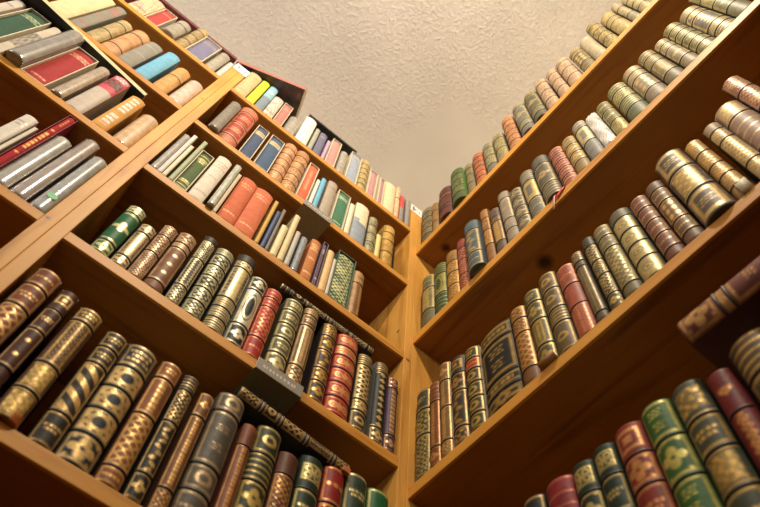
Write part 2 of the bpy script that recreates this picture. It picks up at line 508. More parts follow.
def redtitle(w, h, base, gold):
    B = np.array(hexc(base)); G = hexc(gold)
    def fn(U, V):
        c = np.zeros(U.shape+(4,)); c[...] = B; c[..., 3] = 0
        g = S(np.abs(U)-.35, .1)*((np.abs(V-.38) < .055) | (np.abs(V-.53) < .07))*(np.sin(V*150) > -.45)
        for vc in (.27, .68):
            g = np.maximum(g, S(np.hypot(U*w/2, (V-vc)*h)-.0035*(.5+.5*np.abs(np.cos(2*np.arctan2(U*w/2, (V-vc)*h)))), .0015))
        g = np.maximum(g, .5*S(np.abs(U)-.2, .1)*(np.abs(V-.12) < .07)*(np.sin(V*190) > -.2))
        g = np.clip(g, 0, 1)[..., None]
        return c*(1-g)+np.array(list(G[:3])+[.4])*g
    return fn
ROWS={
'LB':(0.984,[
 (-0.652,-0.6195,0.1835,'L','186232','e6d9a0','fl:17,fx:62,fl:21','bright green leather book with gold crosses at the left upright',0),
 (-0.6154,-0.5867,0.1538,'L','5e3a2a','e8cf9a','fl:22,vp:58,fl:20','brown leather book with gilt panel, right of the green one',0),
 (-0.5843,-0.5567,0.1957,'L','6e4430','dcb88a','dm:22,dm:33,dm:45','slim red-brown leather book with mottled gold sprinkles',0),
 (-0.554,-0.5189,0.2104,'L','84593a','d9b483','dm:20,ln:10,d3:58,no:12','tan leather book with three gold dots in a frame',0),
 (-0.5129,-0.4861,0.2518,'L','352c22','ead8a4','no:8,dm:30,zz:40,dm:22','slim dark book with a gold zigzag panel',0),
 (-0.4818,-0.4435,0.2458,'L','25281c','d9cfa0','ln:12,dm:17,dm:17,dm:18,dm:18,dm:18','blackish green book with six gilt-striped compartments',0),
 (-0.4391,-0.3986,0.2775,'L','3a3020','e4cd92','no:10,dm:10,vp:42,ln:12,ln:13,ln:13','thick dark book with tall gold panel, tallest there',0),
 (-0.3966,-0.3608,0.234,'L','191918','e8dcb6','fl:22,ov:52,fl:26','black book with a pale gilt panel around a dark oval',0),
 (-0.3594,-0.3243,0.2308,'L','a82a26','d98a5a','tx1:15,tx1:15,dm:45,tx1:25','red leather book beside the black oval-panel one',0),
 (-0.3158,-0.2742,0.2447,'L','5d583a','d6c48c','tx2:18,tx2:20,wr:20,fr:20,fl:22','olive leather book with gold wreath standing over the shelf clip',0),
 (-0.2725,-0.2384,0.2547,'L','5c4630','dcb27a','ln:10,tx2:16,rp:52,dm:22','brown book with nested gold rectangles, right of the olive one',0),
 (-0.2239,-0.19,0.2481,'L','3a2a28','c99b4a','dm:18,fl:20,fb:24,fl:16,fl:22','dark brown gold-flowered book left of the large red one',0),
 (-0.1855,-0.1338,0.2541,'L','a81f24','e0a868','dx:17,ln:13,dx:17,dx:17,dx:17,dx:19','thick bright red leather book with rows of gold scrolls',0),
 (-0.1314,-0.096,0.2315,'L','3d3422','dcb878','ln:16,la:48,fl:14,wr:22','dark olive gold-lattice book right of the large red one',0),
 (-0.0879,-0.0568,0.2444,'L','1c1a18','d8b878','ln:14,dc:70,fl:16','slim black book with a chain of gold diamonds',0),
 (-0.0553,-0.0299,0.2198,'L','43283c','d0a070','fl:16,ch:64,fl:20','slim purple leather book nearest the corner',0),
]),
'LA':(0.612,[
 (-0.6786,-0.6419,0.2695,'L','7c432a','dcae6c','tx1:17,tx2:19,la:36,fl:28','wide red-brown leather book at the left upright',0),
 (-0.6339,-0.6083,0.2548,'L','4e2818','e2bd78','sq:20,tx2:20,d2:32,sq:28','dark brown book with gold squares and dots',0),
 (-0.5989,-0.5641,0.2375,'L','5c3820','e4c070','tx2:14,vl:42,so:22,so:22','thick brown book with dense gold panels and a copper corner',0.008),
 (-0.5499,-0.5172,0.2359,'L','302a22','d8b06a','tx2:16,tx2:16,sw:44,tx2:24','dark book with a gold twisted-rope panel',0),
 (-0.515,-0.4675,0.2436,'L','1d2732','dab673','tx3:22,ci:19,ci:19,ci:19,fl:21','thick navy book with three dark discs on gold squares',0),
 (-0.4618,-0.4285,0.2478,'L','8a5430','e0b068','fr:16,vt:32,la:40,tx1:12','copper brown book with gold lattice, right of the navy one',0),
 (-0.4235,-0.3991,0.2472,'L','262420','dcb670','ln:14,dm:28,fb:40,fl:18','black book with large gold blossoms',0),
 (-0.3906,-0.3679,0.2333,'L','7c4f2c','dfb06c','fl:22,vt:60,dm:18','slim tan gold-leaf book left of the wide grey one',0),
 (-0.3629,-0.3173,0.2657,'L','5a5347','b59a70','wr:16,tf:42,wr:18,tx2:24','wide grey leather book with gilt frames and wreaths',0),
 (-0.3118,-0.2886,0.2296,'L','7a452c','d09a5e','no:20,vt:64,tx1:16','slim russet framed book right of the wide grey one',0),
 (-0.2873,-0.2443,0.2506,'L','2e3324','c8aa5c','wr:24,ln:22,fl:24,tx2:30','dark green book with gold arches below the tilted row-top volume',0),
 (-0.2423,-0.208,0.2248,'L','5c3524','c89250','no:20,dm:80','brown rounded book with plain cap and gold vine',0),
 (-0.2042,-0.1631,0.2478,'L','20301f','d6c07a','sc:28,tx2:30,ln:42','dark green book with square gold scroll under its cap',0),
 (-0.1611,-0.1218,0.2564,'L','8a2320','d09050','d3h:30,fl:30,fr:40','red leather book, third from the corner, with three gold dots',0),
 (-0.1203,-0.0767,0.273,'L','2a3a28','d0b878','tx2:32,fl:30,fr:38','dark green book with gold title, right of the red one',0),
 (-0.0754,-0.031,0.2703,'L','14582a','ccc080','fr:40,fl:60','bright green book nearest the corner, only its top showing',0),
]),
'LC':(1.323,[
 (-0.6806,-0.6656,0.2339,'M','a8a39a','','','slim grey plastic-wrapped book at the left upright',0),
 (-0.665,-0.655,0.2571,'P','d9d2c6','','','very thin silvery book leaning tall beside the grey wrapped one',0),
 (-0.6536,-0.6446,0.1988,'P','e6d6b4','','','thin cream booklet with a dark red cover side',0),
 (-0.6391,-0.629,0.2645,'P','a9b08a','','','thin pale green book, left of the gilt green one',0),
 (-0.6276,-0.5957,0.2143,'S','5b6b42','d8c688','tx2,ln','moss green book with gilt bands in a slipcase',0),
 (-0.5917,-0.5566,0.2571,'C','e2d4c0','b8a890','tx3','thick cream cloth book right of the moss green one',0),
 (-0.5495,-0.5335,0.2452,'M','b8bca8','','','slim plastic-wrapped grey-green book projecting upward',0.012),
 (-0.5328,-0.5239,0.2334,'P','e0d2b0','','','thin pale booklet left of the coral pair',0),
 (-0.5203,-0.4797,0.2442,'C','d0704c','e09a70','tx2','left one of two thick coral red cloth books',0),
 (-0.4787,-0.4336,0.2448,'C','d27450','e09a70','tx2','right one of two thick coral red cloth books',0),
 (-0.4271,-0.4178,0.2388,'P','c8a04a','','','thin mustard yellow book right of the coral pair',0),
 (-0.4126,-0.4029,0.1983,'P','4a5478','','','thin navy blue book, right of the mustard one',0),
 (-0.4011,-0.3935,0.2254,'P','7d7468','','','thin grey-brown book, right of the navy one',0),
 (-0.3881,-0.372,0.157,'P','e2cfa0','','','short cream book in the middle of the thin ones',0),
 (-0.3691,-0.3548,0.2471,'P','d9c493','','','tall thin beige book standing above its cream neighbours',0),
 (-0.3512,-0.3395,0.1746,'P','b9b2a4','','','thin pale grey book, right of the tall beige one',0),
 (-0.3343,-0.3177,0.1713,'M','7f868c','','','slim slate grey glossy book, left of the orange one',0),
 (-0.3084,-0.283,0.195,'C','c07a48','e0b080','tx3','orange-tan book with worn lettering, right of the slate one',0),
 (-0.2789,-0.2649,0.2142,'S','7a6470','d0b8a0','tx2','narrow mauve book in a slipcase, right of the orange-tan one',0),
 (-0.2617,-0.2437,0.1999,'P','e0b880','','','thin peach coloured book, left of the green patterned one',0),
 (-0.243,-0.2352,0.1737,'P','c8c0b0','','','very thin pale book touching the green patterned one',0),
 (-0.2346,-0.1832,0.2318,'S','3f5a44','cfc890','dam','thick green book covered in a pale gold leaf pattern',0),
 (-0.1825,-0.1492,0.201,'L','b08a5a','7a4a28','tx2:30,vt:70','tan book with brown lettering, last before the empty space',0),
]),
'LC2':(1.661,[
 (-0.659,-0.6296,0.2446,'M','7d7567','','','large dark pewter wrapped book at the left upright',0.012),
 (-0.629,-0.5767,0.3062,'L','b04432','e8b48c','ln:16,tx3:34,tx3:34,ln:16','thick red gilt leather book beside the pewter one',0),
 (-0.5654,-0.5296,0.2417,'S','4f5a72','c8b48c','lb','left one of two navy books in cream slipcases',0),
 (-0.5203,-0.4783,0.2478,'S','4d6078','c8b48c','lb','right one of two navy books in cream slipcases',0),
 (-0.4748,-0.4364,0.2858,'L','c07a50','e8c090','dm:15,dm:17,dm:17,dm:17,dm:17,dm:17','orange leather book with gilt compartments, right of navy slipcases',0),
 (-0.4357,-0.3942,0.2979,'L','a8683f','e4be8a','ln:16,dm:17,dm:17,dm:17,dm:17,dm:16','brown ribbed book with gold, right of the orange one',0),
 (-0.3904,-0.3583,0.2593,'S','cf6c4c','e0a080','vt','coral slipcased book left of the white and blue ones',0),
 (-0.353,-0.3427,0.1904,'P','e4dccc','','','thin white book beside the light blue one',0),
 (-0.3407,-0.3264,0.2261,'P','6fb0cc','','','thin light blue book',0),
 (-0.3192,-0.2885,0.248,'J','a89a88','8f857a','tx1','grey-beige book with rounded top, right of the light blue one',0),
 (-0.2825,-0.2412,0.2307,'S','4c7a5c','b8c098','tx2top','green cloth book in a cream slipcase',0),
 (-0.237,-0.2213,0.2049,'P','e4d8bc','','','thin ivory book right of the green slipcase',0),
 (-0.2172,-0.1721,0.2497,'J','e0d2b0','8f98a0','half','thick cream book with a grey lower half',0),
 (-0.1665,-0.1365,0.2235,'L','6a6448','c8bc90','dm:25,dm:25,dm:25,dm:25','dark olive patterned book, right of the cream and grey one',0),
 (-0.1357,-0.1213,0.1404,'P','e4cc84','','','thin pale yellow booklet beside the gold one',0),
 (-0.1119,-0.0729,0.2521,'L','c8a050','9a6c34','tx1:20,ln:20,dm:30,dm:30','golden tan book, last on its right end by the bookend',0),
]),
'LD':(2.008,[
 (-0.6857,-0.6445,0.2528,'C','c9ad80','a89878','tx2','thick beige book under the white sticker',0),
 (-0.6406,-0.6149,0.2546,'C','e0d440','c8b830','tx1','bright yellow book',0),
 (-0.611,-0.5831,0.2651,'J','8fb8c4','7a8890','blue','light blue and grey jacketed book right of the yellow one',0),
 (-0.581,-0.5489,0.2075,'J','e4dcc8','c06a60','floral','white book with small pink flowers',0),
 (-0.5449,-0.5141,0.2074,'S','c87a70','e0b0a0','tx1','dusty pink book in a slipcase, under the tilted flat volume',0),
 (-0.5069,-0.4719,0.1549,'M','a8a294','','','grey wrapped book, left of the thick white one',0),
 (-0.4639,-0.4244,0.2534,'J','ece6d6','9a9488','notes','thick white book with faint printed lines, rising highest there',0),
 (-0.419,-0.4044,0.2089,'P','a3a090','','','thin grey-green book right of the thick white one',0),
 (-0.4005,-0.3751,0.2071,'C','6d6c80','a89a78','tx1','dark slate blue book',0),
 (-0.3699,-0.3591,0.1836,'P','b89ab0','','','thin lilac book right of the slate blue one',0),
 (-0.3551,-0.3215,0.2345,'S','c48c84','e0b8a8','lb0','pink book in a cream slipcase, right of the lilac one',0),
 (-0.3135,-0.2876,0.1968,'M','a9a294','','','grey wrapped book with pale stripe between pink and blue slipcases',0),
 (-0.2796,-0.2382,0.2522,'S','98a0ae','b8b8b0','lb0','blue-grey book in a wide cream slipcase',0),
 (-0.2343,-0.201,0.272,'L','c4ac78','a08850','ln:16,dm:17,dm:17,dm:17,dm:17,dm:16','tan gilt book, right of the blue-grey slipcase',0),
 (-0.1981,-0.1674,0.2241,'S','b88a8a','d8b0a8','lb0','wide rose slipcased book right of the tan gilt one',0),
 (-0.1566,-0.137,0.2171,'S','b08488','d8b0a8','lb0','narrower rose book in a slipcase, left of the cream one',0),
 (-0.1321,-0.0896,0.2365,'C','e0c8a0','d0b890','no','cream cloth book, fourth from the right post',0),
 (-0.0884,-0.0708,0.2622,'L','dcb48c','c08860','ln:40,ln:60','thin peach ribbed book, left of the red and black one',0),
 (-0.0691,-0.0532,0.2109,'J','c8504c','8a8680','red','thin red and grey jacketed book',0),
 (-0.0456,-0.0271,0.2225,'P','8f8a82','','','thin grey book against the right post',0),
]),
'FA':(0.984,[
 (-0.8883,-0.8643,0.2236,'J','d8cfbe','a89a8c','tx2','thick worn pale jacketed book, leftmost there',0),
 (-0.86,-0.8528,0.1995,'P','d8cdb6','','','thin beige book left of the tall red one',0),
 (-0.8472,-0.8293,0.3094,'T','a8242c','e8b860','','slim red gold-lettered book in a dark-edged case',0),
 (-0.8287,-0.7986,0.2316,'M','a8a396','','','slim silver-grey wrapped book right of the red one',0),
 (-0.795,-0.7663,0.2864,'M','9c8c80','','','mauve-grey wrapped book between two silvery ones',0),
 (-0.7604,-0.7335,0.2497,'M','9a9a94','','','grey wrapped book with a green round sticker',0),
]),
'FB':(1.326,[
 (-1.1279,-1.1065,0.2616,'J','c8bcaa','a09080','tx1','pale book at the upper left edge of the photo',0),
 (-1.0972,-1.0465,0.2642,'S','3f5a46','a8b088','tx2top','dark green book in a cream slipcase',0),
 (-1.0382,-1.0179,0.264,'J','c8baa0','7d7468','photo','beige jacketed book with grey picture, right of the green slipcase',0),
 (-1.0107,-0.973,0.272,'M','8c8478','','','thick silver-grey wrapped book projecting from its row',0.02),
 (-0.9724,-0.9202,0.2521,'S','a83a38','d8a080','tx2top','wide red cloth book in a cream slipcase',0),
 (-0.9098,-0.8835,0.2378,'M','b09a80','','','tan wrapped book right of the red slipcase',0.006),
 (-0.8773,-0.8395,0.2637,'J','c0b0a0','c8505a','redtop','grey jacketed book with red and dark picture on top',0),
 (-0.8185,-0.7852,0.228,'C','d09a50','f0e8d8','big','orange-tan book with white lettering',0),
 (-0.7724,-0.7325,0.193,'M','d8b080','','','cream and red glossy jacketed book at the upright',0),
]),
'FC':(1.667,[
 (-1.1058,-1.0511,0.3,'C','dcc898','c0a878','no','thick cream book at the top left edge',0),
 (-1.044,-1.0142,0.294,'J','8a8474','c05a48','tx3','grey-green jacketed book with small red marks',0),
 (-1.0055,-0.9685,0.2361,'L','bfa878','a08858','ln:20,dm:40,dm:40','tan book with faint gilt bands, left of the orange one',0),
 (-0.9663,-0.9192,0.2516,'L','d09a6a','a06a40','no:22,tx2:56,no:22','orange-tan leather book with two dark lines',0),
 (-0.9169,-0.8774,0.2402,'C','8f8a7c','b0a898','ln2','grey cloth book left of the blue one',0),
 (-0.8689,-0.8315,0.2639,'C','74acc4','64a0ba','no','plain light blue book',0),
 (-0.8207,-0.781,0.2215,'L','cf9c5c','b8803c','no:40,no:60','orange-tan cloth book with grey top, right of the blue one',0),
 (-0.7745,-0.7348,0.2067,'M','dcc0a8','','','pale pink wrapped book at the upright',0),
]),
'FD':(2.018,[
 (-1.0447,-0.9943,0.2042,'J','dcc890','d08a90','floral','cream jacketed book with pink patches, leftmost there',0),
 (-0.9881,-0.9459,0.1854,'S','b84844','d89070','tx1','red book in a slipcase near the ceiling',0),
 (-0.9347,-0.8923,0.1676,'L','a09684','c8beaa','ln:30,no:70','grey book with pale line and dark underside',0.012),
 (-0.8914,-0.8563,0.2682,'L','b8a074','8a7448','ln:18,dm:27,dm:27,dm:28','narrow tan gilt ribbed book, left of the slate slipcase',0),
 (-0.8531,-0.7961,0.2234,'S','77748c','b0a890','lb0','slate purple book in a cream slipcase',0),
 (-0.79,-0.7566,0.2117,'M','a8a08c','','','olive grey wrapped book, second from the upright',0),
 (-0.7505,-0.7325,0.1745,'M','d8d0c4','','','white and grey wrapped book beside the upright',0),
]),
'RD':(1.885,[
 (0.013,0.0639,0.2416,'L','7a705a','a89a70','ln:16,ln:17,dm:17,dm:17,ln:17,no:16','olive grey ribbed book nearest the corner post',0),
 (0.0655,0.0941,0.2102,'L','bc9058','a87c44','no:30,dm:40,no:30','narrow tan book between olive and maroon ones',0),
 (0.1059,0.1598,0.216,'L','7d4638','9a6a50','no:22,tx1:13,no:30,no:10,no:25','maroon brown book with dark underside, left of the green one',0.01),
 (0.1655,0.2171,0.2535,'L','5f7040','98a06a','no:20,ln:20,fr:20,ln:20,no:20','mid green leather book with bright green side',0.014),
 (0.2177,0.2499,0.2398,'L','9a8a60','b8a878','ln:18,tx2:22,no:30,no:30','narrow khaki book, right of the green one',0),
 (0.2517,0.2934,0.2514,'L','bc5a40','e09a70','ln:16,dm:17,dm:17,dm:17,dm:17,dm:16','red ribbed book, right of the khaki one',0),
 (0.296,0.3374,0.245,'L','8c8a70','c8bc90','tx1:20,dm:30,dm:30,no:20','grey-green book, right of the red ribbed one',0),
 (0.3403,0.3809,0.2311,'L','98926c','c8bc90','tx2:20,dm:40,dm:40','khaki gilt book, left of the orange one',0),
 (0.3869,0.4301,0.2912,'L','c07850','e4ae84','dm:16,dm:17,dm:17,dm:17,dm:17,dm:16','orange-red gilt book, between khaki and grey ones',0),
 (0.4374,0.483,0.2767,'L','8d8a78','c8bc98','ln:14,fl:52,ln:18,no:16','mid grey gold-emblem book left of the darker grey one',0.006),
 (0.4855,0.5307,0.2686,'L','706c54','c4b484','ln:14,fl:52,ln:18,no:16','dark grey-green book with gold emblem, left of the pink ones',0.006),
 (0.532,0.5723,0.3023,'L','bc9c88','dcc0a8','dm:15,dm:30,dm:30,dm:25','leftmost of three dusty pink gilt books',0),
 (0.5773,0.6124,0.2866,'L','bc9884','dcc0a8','dm:18,dm:28,dm:28,dm:26','narrow middle one of three dusty pink gilt books',0),
 (0.6144,0.6572,0.2875,'L','bfa08a','dcc0a8','dm:15,dm:28,dm:30,dm:27','widest and rightmost of three dusty pink gilt books',0),
 (0.6621,0.7026,0.2474,'L','786a4c','d8c08c','ln:14,ln:14,g6:42,ln:30','dark khaki book with a grid of six gold blocks',0),
 (0.7038,0.741,0.2498,'L','cfc4ac','b8a880','dm:100','pale cream patterned book, right of the six-block one',0),
 (0.7445,0.782,0.3083,'L','7a6a44','d0bc84','ln:14,dm:20,dm:20,dm:20,dm:26','dark ribbed gold book projecting high, right of the cream one',0),
 (0.7856,0.8277,0.2592,'L','a89664','cdb880','dm:30,ln:20,dm:50','gold-brown book without clear ribs, third from the upper edge',0),
 (0.8297,0.8539,0.2621,'L','a4977c','c4b68c','dm:30,dm:40,ln:30','narrow grey-tan book, second from the upper edge',0),
 (0.8578,0.8921,0.2329,'L','a09474','c8b88c','dm:25,dm:25,dm:25,dm:25','tan gilt book at the upper edge of the photo',0),
]),
'RC':(1.408,[
 (0.0196,0.0646,0.2409,'L','8a8058','c8b884','tx1:28,vp:45,no:27','beige-olive book nearest the corner post',0),
 (0.0679,0.1111,0.2391,'L','3f6038','b8b070','ln:24,ov:42,ln:34','green leather book with gold frame beside the beige-olive one',0),
 (0.112,0.1539,0.2434,'L','b88440','dcb068','no:24,dm:24,dm:26,dm:26','mustard tan ribbed book between green and red ones',0),
 (0.1545,0.1888,0.2533,'L','a84c40','d89078','no:20,dm:25,dm:30,dm:25','narrow rose red book, left of the large blue-grey one',0),
 (0.1992,0.2461,0.2475,'L','64777a','c8b070','no:22,fb:50,tx1:28','large blue-grey book with gold figures projecting over the edge',0.018),
 (0.2467,0.2727,0.2895,'L','b87c44','e0b070','ln:20,wr:24,dm:28,no:28','orange-tan book, right of the large blue-grey one',0),
 (0.2754,0.3059,0.2377,'L','7c6450','cfac74','no:22,tx1:12,vp:46,no:20','grey-brown book with gold panel, left of the pale cream one',0),
 (0.3085,0.3432,0.2805,'L','c0ac90','d8c8a8','no:16,fr:44,no:20,no:20','pale cream-beige leather book',0),
 (0.3442,0.3804,0.2297,'L','7c7464','b8ac90','fl:25,fl:25,fl:25,fl:25','dark grey book with gold flowers, right of pale cream one',0),
 (0.3824,0.4233,0.2659,'L','8c8878','d4c08c','ln:25,op:42,tx1:33','grey book with a gold panel and dark window',0),
 (0.4274,0.4735,0.2501,'L','78705c','c8b488','no:22,fl:50,ln:28','wide dark grey book just left of the ribbon',0.008),
 (0.4748,0.5134,0.2304,'L','b8584c','e8b898','tx1:20,tx1:20,tx1:20,tx1:20,tx1:20','rose red ribbed book just above the red ribbon',0),
 (0.5145,0.5502,0.2188,'L','bc9c60','dcc490','tx1:25,fl:25,fl:25,no:25','tan ribbed book, right of the rose red one',0),
 (0.5532,0.589,0.243,'L','a8a296','e0d4b4','tx1:20,op:40,no:40','silver-grey book with white panel and dark window',0),
 (0.5904,0.6202,0.2163,'W','d8d4c8','','','crumpled white plastic-wrapped book',0),
 (0.6224,0.6549,0.2154,'L','8c8454','e0d090','tx2:30,tx2:35,dm:35','yellow-green gilt book, right of the plastic-wrapped one',0),
 (0.6591,0.7071,0.2381,'L','7f8458','d0c48c','tx1:20,dm:28,ln:26,no:26','wide sage green book with gilt bands',0),
 (0.7082,0.7534,0.2464,'L','b09a78','d8c49c','ln:17,ln:18,g6:40,no:25','pinkish tan book with gold dots',0),
 (0.7558,0.7947,0.2496,'L','948458','d4c090','tx1:20,ln:22,vl:36,no:22','olive tan book with upright gold lines',0),
 (0.7975,0.8296,0.2286,'L','b8a074','ece0b8','fr:18,fr:18,tx2:40,no:24','tan book with a cream-white lettered panel',0),
 (0.8308,0.871,0.2563,'L','8f8658','c8bc84','fr:16,fr:17,fr:17,fr:17,fr:17,fr:16','olive green book ribbed into six even compartments',0),
 (0.8724,0.9173,0.2491,'L','948878','ecd898','ln:18,fr:15,d4:37,ln:15,tx1:15','grey book with bright gold dotted panel',0),
 (0.9196,0.9547,0.2975,'L','9a9464','d0c48c','fr:25,dm:25,fr:25,no:25','sage and gold book at the upper right edge',0),
]),
'RB':(0.926,[
 (0.0083,0.0494,0.2452,'L','464636','c0a860','fr:26,dm:30,dm:44','dark green book with silvery edge nearest the corner post',0),
 (0.0503,0.078,0.2346,'L','84482c','c89a58','ln:26,vt:54,fl:20','narrow russet book, second from the corner',0),
 (0.0786,0.1076,0.2699,'L','8a6238','d8b478','fl:22,vt:30,vt:34,dm:14','tan book with shiny silver side, third from the corner',0),
 (0.109,0.1466,0.2521,'L','3a3228','c09a58','sq:22,fl:22,fb:40,dm:16','dark book with gold branches, left of the red label one',0),
 (0.1486,0.1866,0.2382,'L','3c3824','c8ac64','fr:16,rl:14,wr:17,wr:18,wr:18,wr:17','dark ribbed book with a red title label',0),
 (0.1937,0.2712,0.2308,'L','1a1d1b','b89c62','tx1:20,tf:48,tx1:16,fl:16','very wide black book with gold frame and title lines',0),
 (0.2726,0.3092,0.2292,'L','84582e','cf9c58','dm:18,dm:20,la:46,no:16','brown book with gold studs, right of the wide black one',0),
 (0.3103,0.3481,0.2408,'L','5a5632','c0a868','fr:18,fl:25,rp:32,fl:25','olive green book with gold panels above the chipped shelf edge',0),
 (0.3494,0.3885,0.2502,'L','6d5a38','c8ac70','wr:24,wr:26,ln:18,wr:32','grey-tan book with gold medallions, left of the red one',0),
 (0.3903,0.4274,0.2231,'L','b85a40','e0a078','tx1:32,no:30,vl:38','bright salmon red ribbed book',0),
 (0.4295,0.452,0.2286,'L','6a5c42','b89c6a','dm:16,no:8,vl:66,no:10','very slim grey-tan book right of the salmon one',0),
 (0.4572,0.4816,0.2423,'L','46412a','d0bc88','no:14,dm:24,dm:20,dm:26,fl:16','narrow dark olive book with speckled gold compartments',0),
 (0.483,0.5159,0.2389,'L','807650','ccb888','tx1:18,tx1:18,dm:52,no:12','olive tan book with long patterned panel',0),
 (0.5173,0.5588,0.239,'L','6c6648','dccca0','no:14,ci1:21,ci1:21,ci1:21,ci1:23','thick beige-green ribbed book with small gold studs',0),
 (0.5628,0.5942,0.2231,'L','84503c','d8ac80','tx1:22,tx1:22,tx1:22,tx1:22,no:12','pinkish brown ribbed book, left of the brown gold-panel one',0),
 (0.5965,0.6279,0.2233,'L','7c5838','e0bc84','no:14,tx1:21,g6:32,tx1:20,no:13','narrow brown book with bright gold panel',0),
 (0.6322,0.684,0.2495,'L','5a4a3c','e8cc90','ip:32,so:34,ip:34','thickest book, dark brown with bright gold middle and framed ends',0.01),
 (0.6861,0.7138,0.2361,'L','b08850','e0b870','dm:24,dm:24,dm:18,dm:18,no:16','golden tan ribbed book, left of the green-sided one',0),
 (0.724,0.751,0.2362,'L','b0946a','e4c88c','no:14,dm:18,la:42,dm:26','slim gold book with dark green sides',0),
 (0.7516,0.7951,0.2531,'L','b08c74','f0dcae','so:24,ln:46,so:30','thick cream-pink gilt book, second from the right edge',0),
 (0.7975,0.8285,0.3135,'L','9a5a50','e8c4a0','dm:22,dm:26,dm:26,dm:26','rose red gilt book at the right edge of the photo',0),
]),
'RA':(0.472,[
 (0.2315,0.2686,0.2424,'L','202420','b8965c','tx2:30,fr:70','very dark book, leftmost, only its top corner showing',0),
 (0.2699,0.3163,0.241,'L','7d2326','b06448','ln:40,no:60','maroon red book, left of the two dark green ones',0),
 (0.3178,0.3519,0.237,'L','20301f','c0a864','sc:22,fl:24,fr:54','left one of two dark green books with square gold emblems',0),
 (0.3534,0.3864,0.2377,'L','1f3024','c0a864','sc:22,tx2:24,fr:54','right one of two dark green books with square gold emblems',0),
 (0.3877,0.4291,0.2405,'L','7c2a20','c08850','sq:22,fl:20,tx2:26,fr:32','russet red book left of the bright green one',0),
 (0.4305,0.473,0.2412,'L','2f5a24','c0b060','tf:26,fl:26,tf:26,fr:22','bright green leather book with gilt frames',0),
 (0.475,0.5169,0.2348,'L','3f4230','c09a50','nc:26,tx2:22,so:24,tx2:28','thick dark olive book with gold lion emblem and title',0),
 (0.5218,0.5511,0.2164,'L','6a1e1c','c08a4c','fs:32,vs:68','maroon book with gold shield emblem, beneath the lying volume',0),
 (0.5572,0.6121,0.236,'L','4a3c24','b8904c','ln:26,tx2:30,fl:44','thick brown book with gold lines at the right edge',0),
 (0.6482,0.6918,0.2655,'L','3c2a1c','b8904c','ln:26,tx2:30,fl:44','dark brown book under the lying volume, beyond the right edge',0),
 (0.7332,0.7757,0.2655,'L','2c3424','b8904c','ln:26,tx2:30,fl:44','dark green book under the lying volume, beyond the right edge',0),
]),
}

# ------------------------------------------------------------------ wood
KN = [((.077, -.34, Z0+1.377), .016), ((.051, -.072, Z0+1.849), .012)]
WX = wood('honey_wood_along_x', 0); WY = wood('honey_wood_along_y', 1)
DX = wood('shaded_shelf_wood_along_x', 0, '9a6220', '784812'); DY = wood('shaded_shelf_wood_along_y', 1, '9a6220', '784812', knots=KN)  # same wood darkened, the shade under the shelves painted into its colour
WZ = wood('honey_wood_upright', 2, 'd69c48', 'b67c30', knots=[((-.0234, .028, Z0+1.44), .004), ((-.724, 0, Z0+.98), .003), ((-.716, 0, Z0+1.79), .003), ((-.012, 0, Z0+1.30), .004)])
BACK = wood('shaded_wood_back_panel', 2, '945a22', '6e4014')  # darkened wood, shade inside the case painted in
DEPTH = .25

# ------------------------------------------------------------------ room
def ceiling_mat():
    m, nt, b = newmat('textured_plaster')
    tc = N(nt, 'ShaderNodeTexCoord')
    n = N(nt, 'ShaderNodeTexNoise', i_Scale=64.0, i_Detail=5.0, i_Roughness=.62, i_Distortion=.6)
    v = N(nt, 'ShaderNodeTexVoronoi', i_Scale=26.0, feature='SMOOTH_F1')
    w = N(nt, 'ShaderNodeTexNoise', i_Scale=5.0, i_Detail=3.0)
    for q in (n, v, w): nt.links.new(tc.outputs['Object'], q.inputs['Vector'])
    r = ramp(nt, n.outputs['Fac'], [(.44, (0, 0, 0, 1)), (.66, (1, 1, 1, 1))])
    # smoothed-over square of plaster in the corner
    sx = N(nt, 'ShaderNodeSeparateXYZ'); nt.links.new(tc.outputs['Object'], sx.inputs[0])
    a = N(nt, 'ShaderNodeMath', operation='SUBTRACT', i_1=-.121); nt.links.new(sx.outputs[0], a.inputs[0])
    c = N(nt, 'ShaderNodeMath', operation='SUBTRACT', i_1=-.304); nt.links.new(sx.outputs[1], c.inputs[0])
    mn = N(nt, 'ShaderNodeMath', operation='MINIMUM'); nt.links.new(a.outputs[0], mn.inputs[0]); nt.links.new(c.outputs[0], mn.inputs[1])
    wob = N(nt, 'ShaderNodeMath', operation='MULTIPLY_ADD', i_1=.10, i_2=-.05); nt.links.new(w.outputs['Fac'], wob.inputs[0])
    ad = N(nt, 'ShaderNodeMath', operation='ADD'); nt.links.new(mn.outputs[0], ad.inputs[0]); nt.links.new(wob.outputs[0], ad.inputs[1])
    mr = N(nt, 'ShaderNodeMapRange'); mr.inputs[1].default_value = -.02; mr.inputs[2].default_value = .05; mr.inputs[3].default_value = 1.0; mr.inputs[4].default_value = .06
    nt.links.new(ad.outputs[0], mr.inputs[0])
    h = N(nt, 'ShaderNodeMath', operation='MULTIPLY'); nt.links.new(r.outputs[0], h.inputs[0]); nt.links.new(mr.outputs[0], h.inputs[1])
    bp = N(nt, 'ShaderNodeBump', i_Strength=.5, i_Distance=.006); nt.links.new(h.outputs[0], bp.inputs['Height'])
    nt.links.new(bp.outputs[0], b.inputs['Normal'])
    rw = ramp(nt, w.outputs['Fac'], [(.3, hexc('dad3c9')), (.7, hexc('e2dbd1'))])
    nt.links.new(rw.outputs[0], b.inputs['Base Color']); b.inputs['Roughness'].default_value = .75
    return m

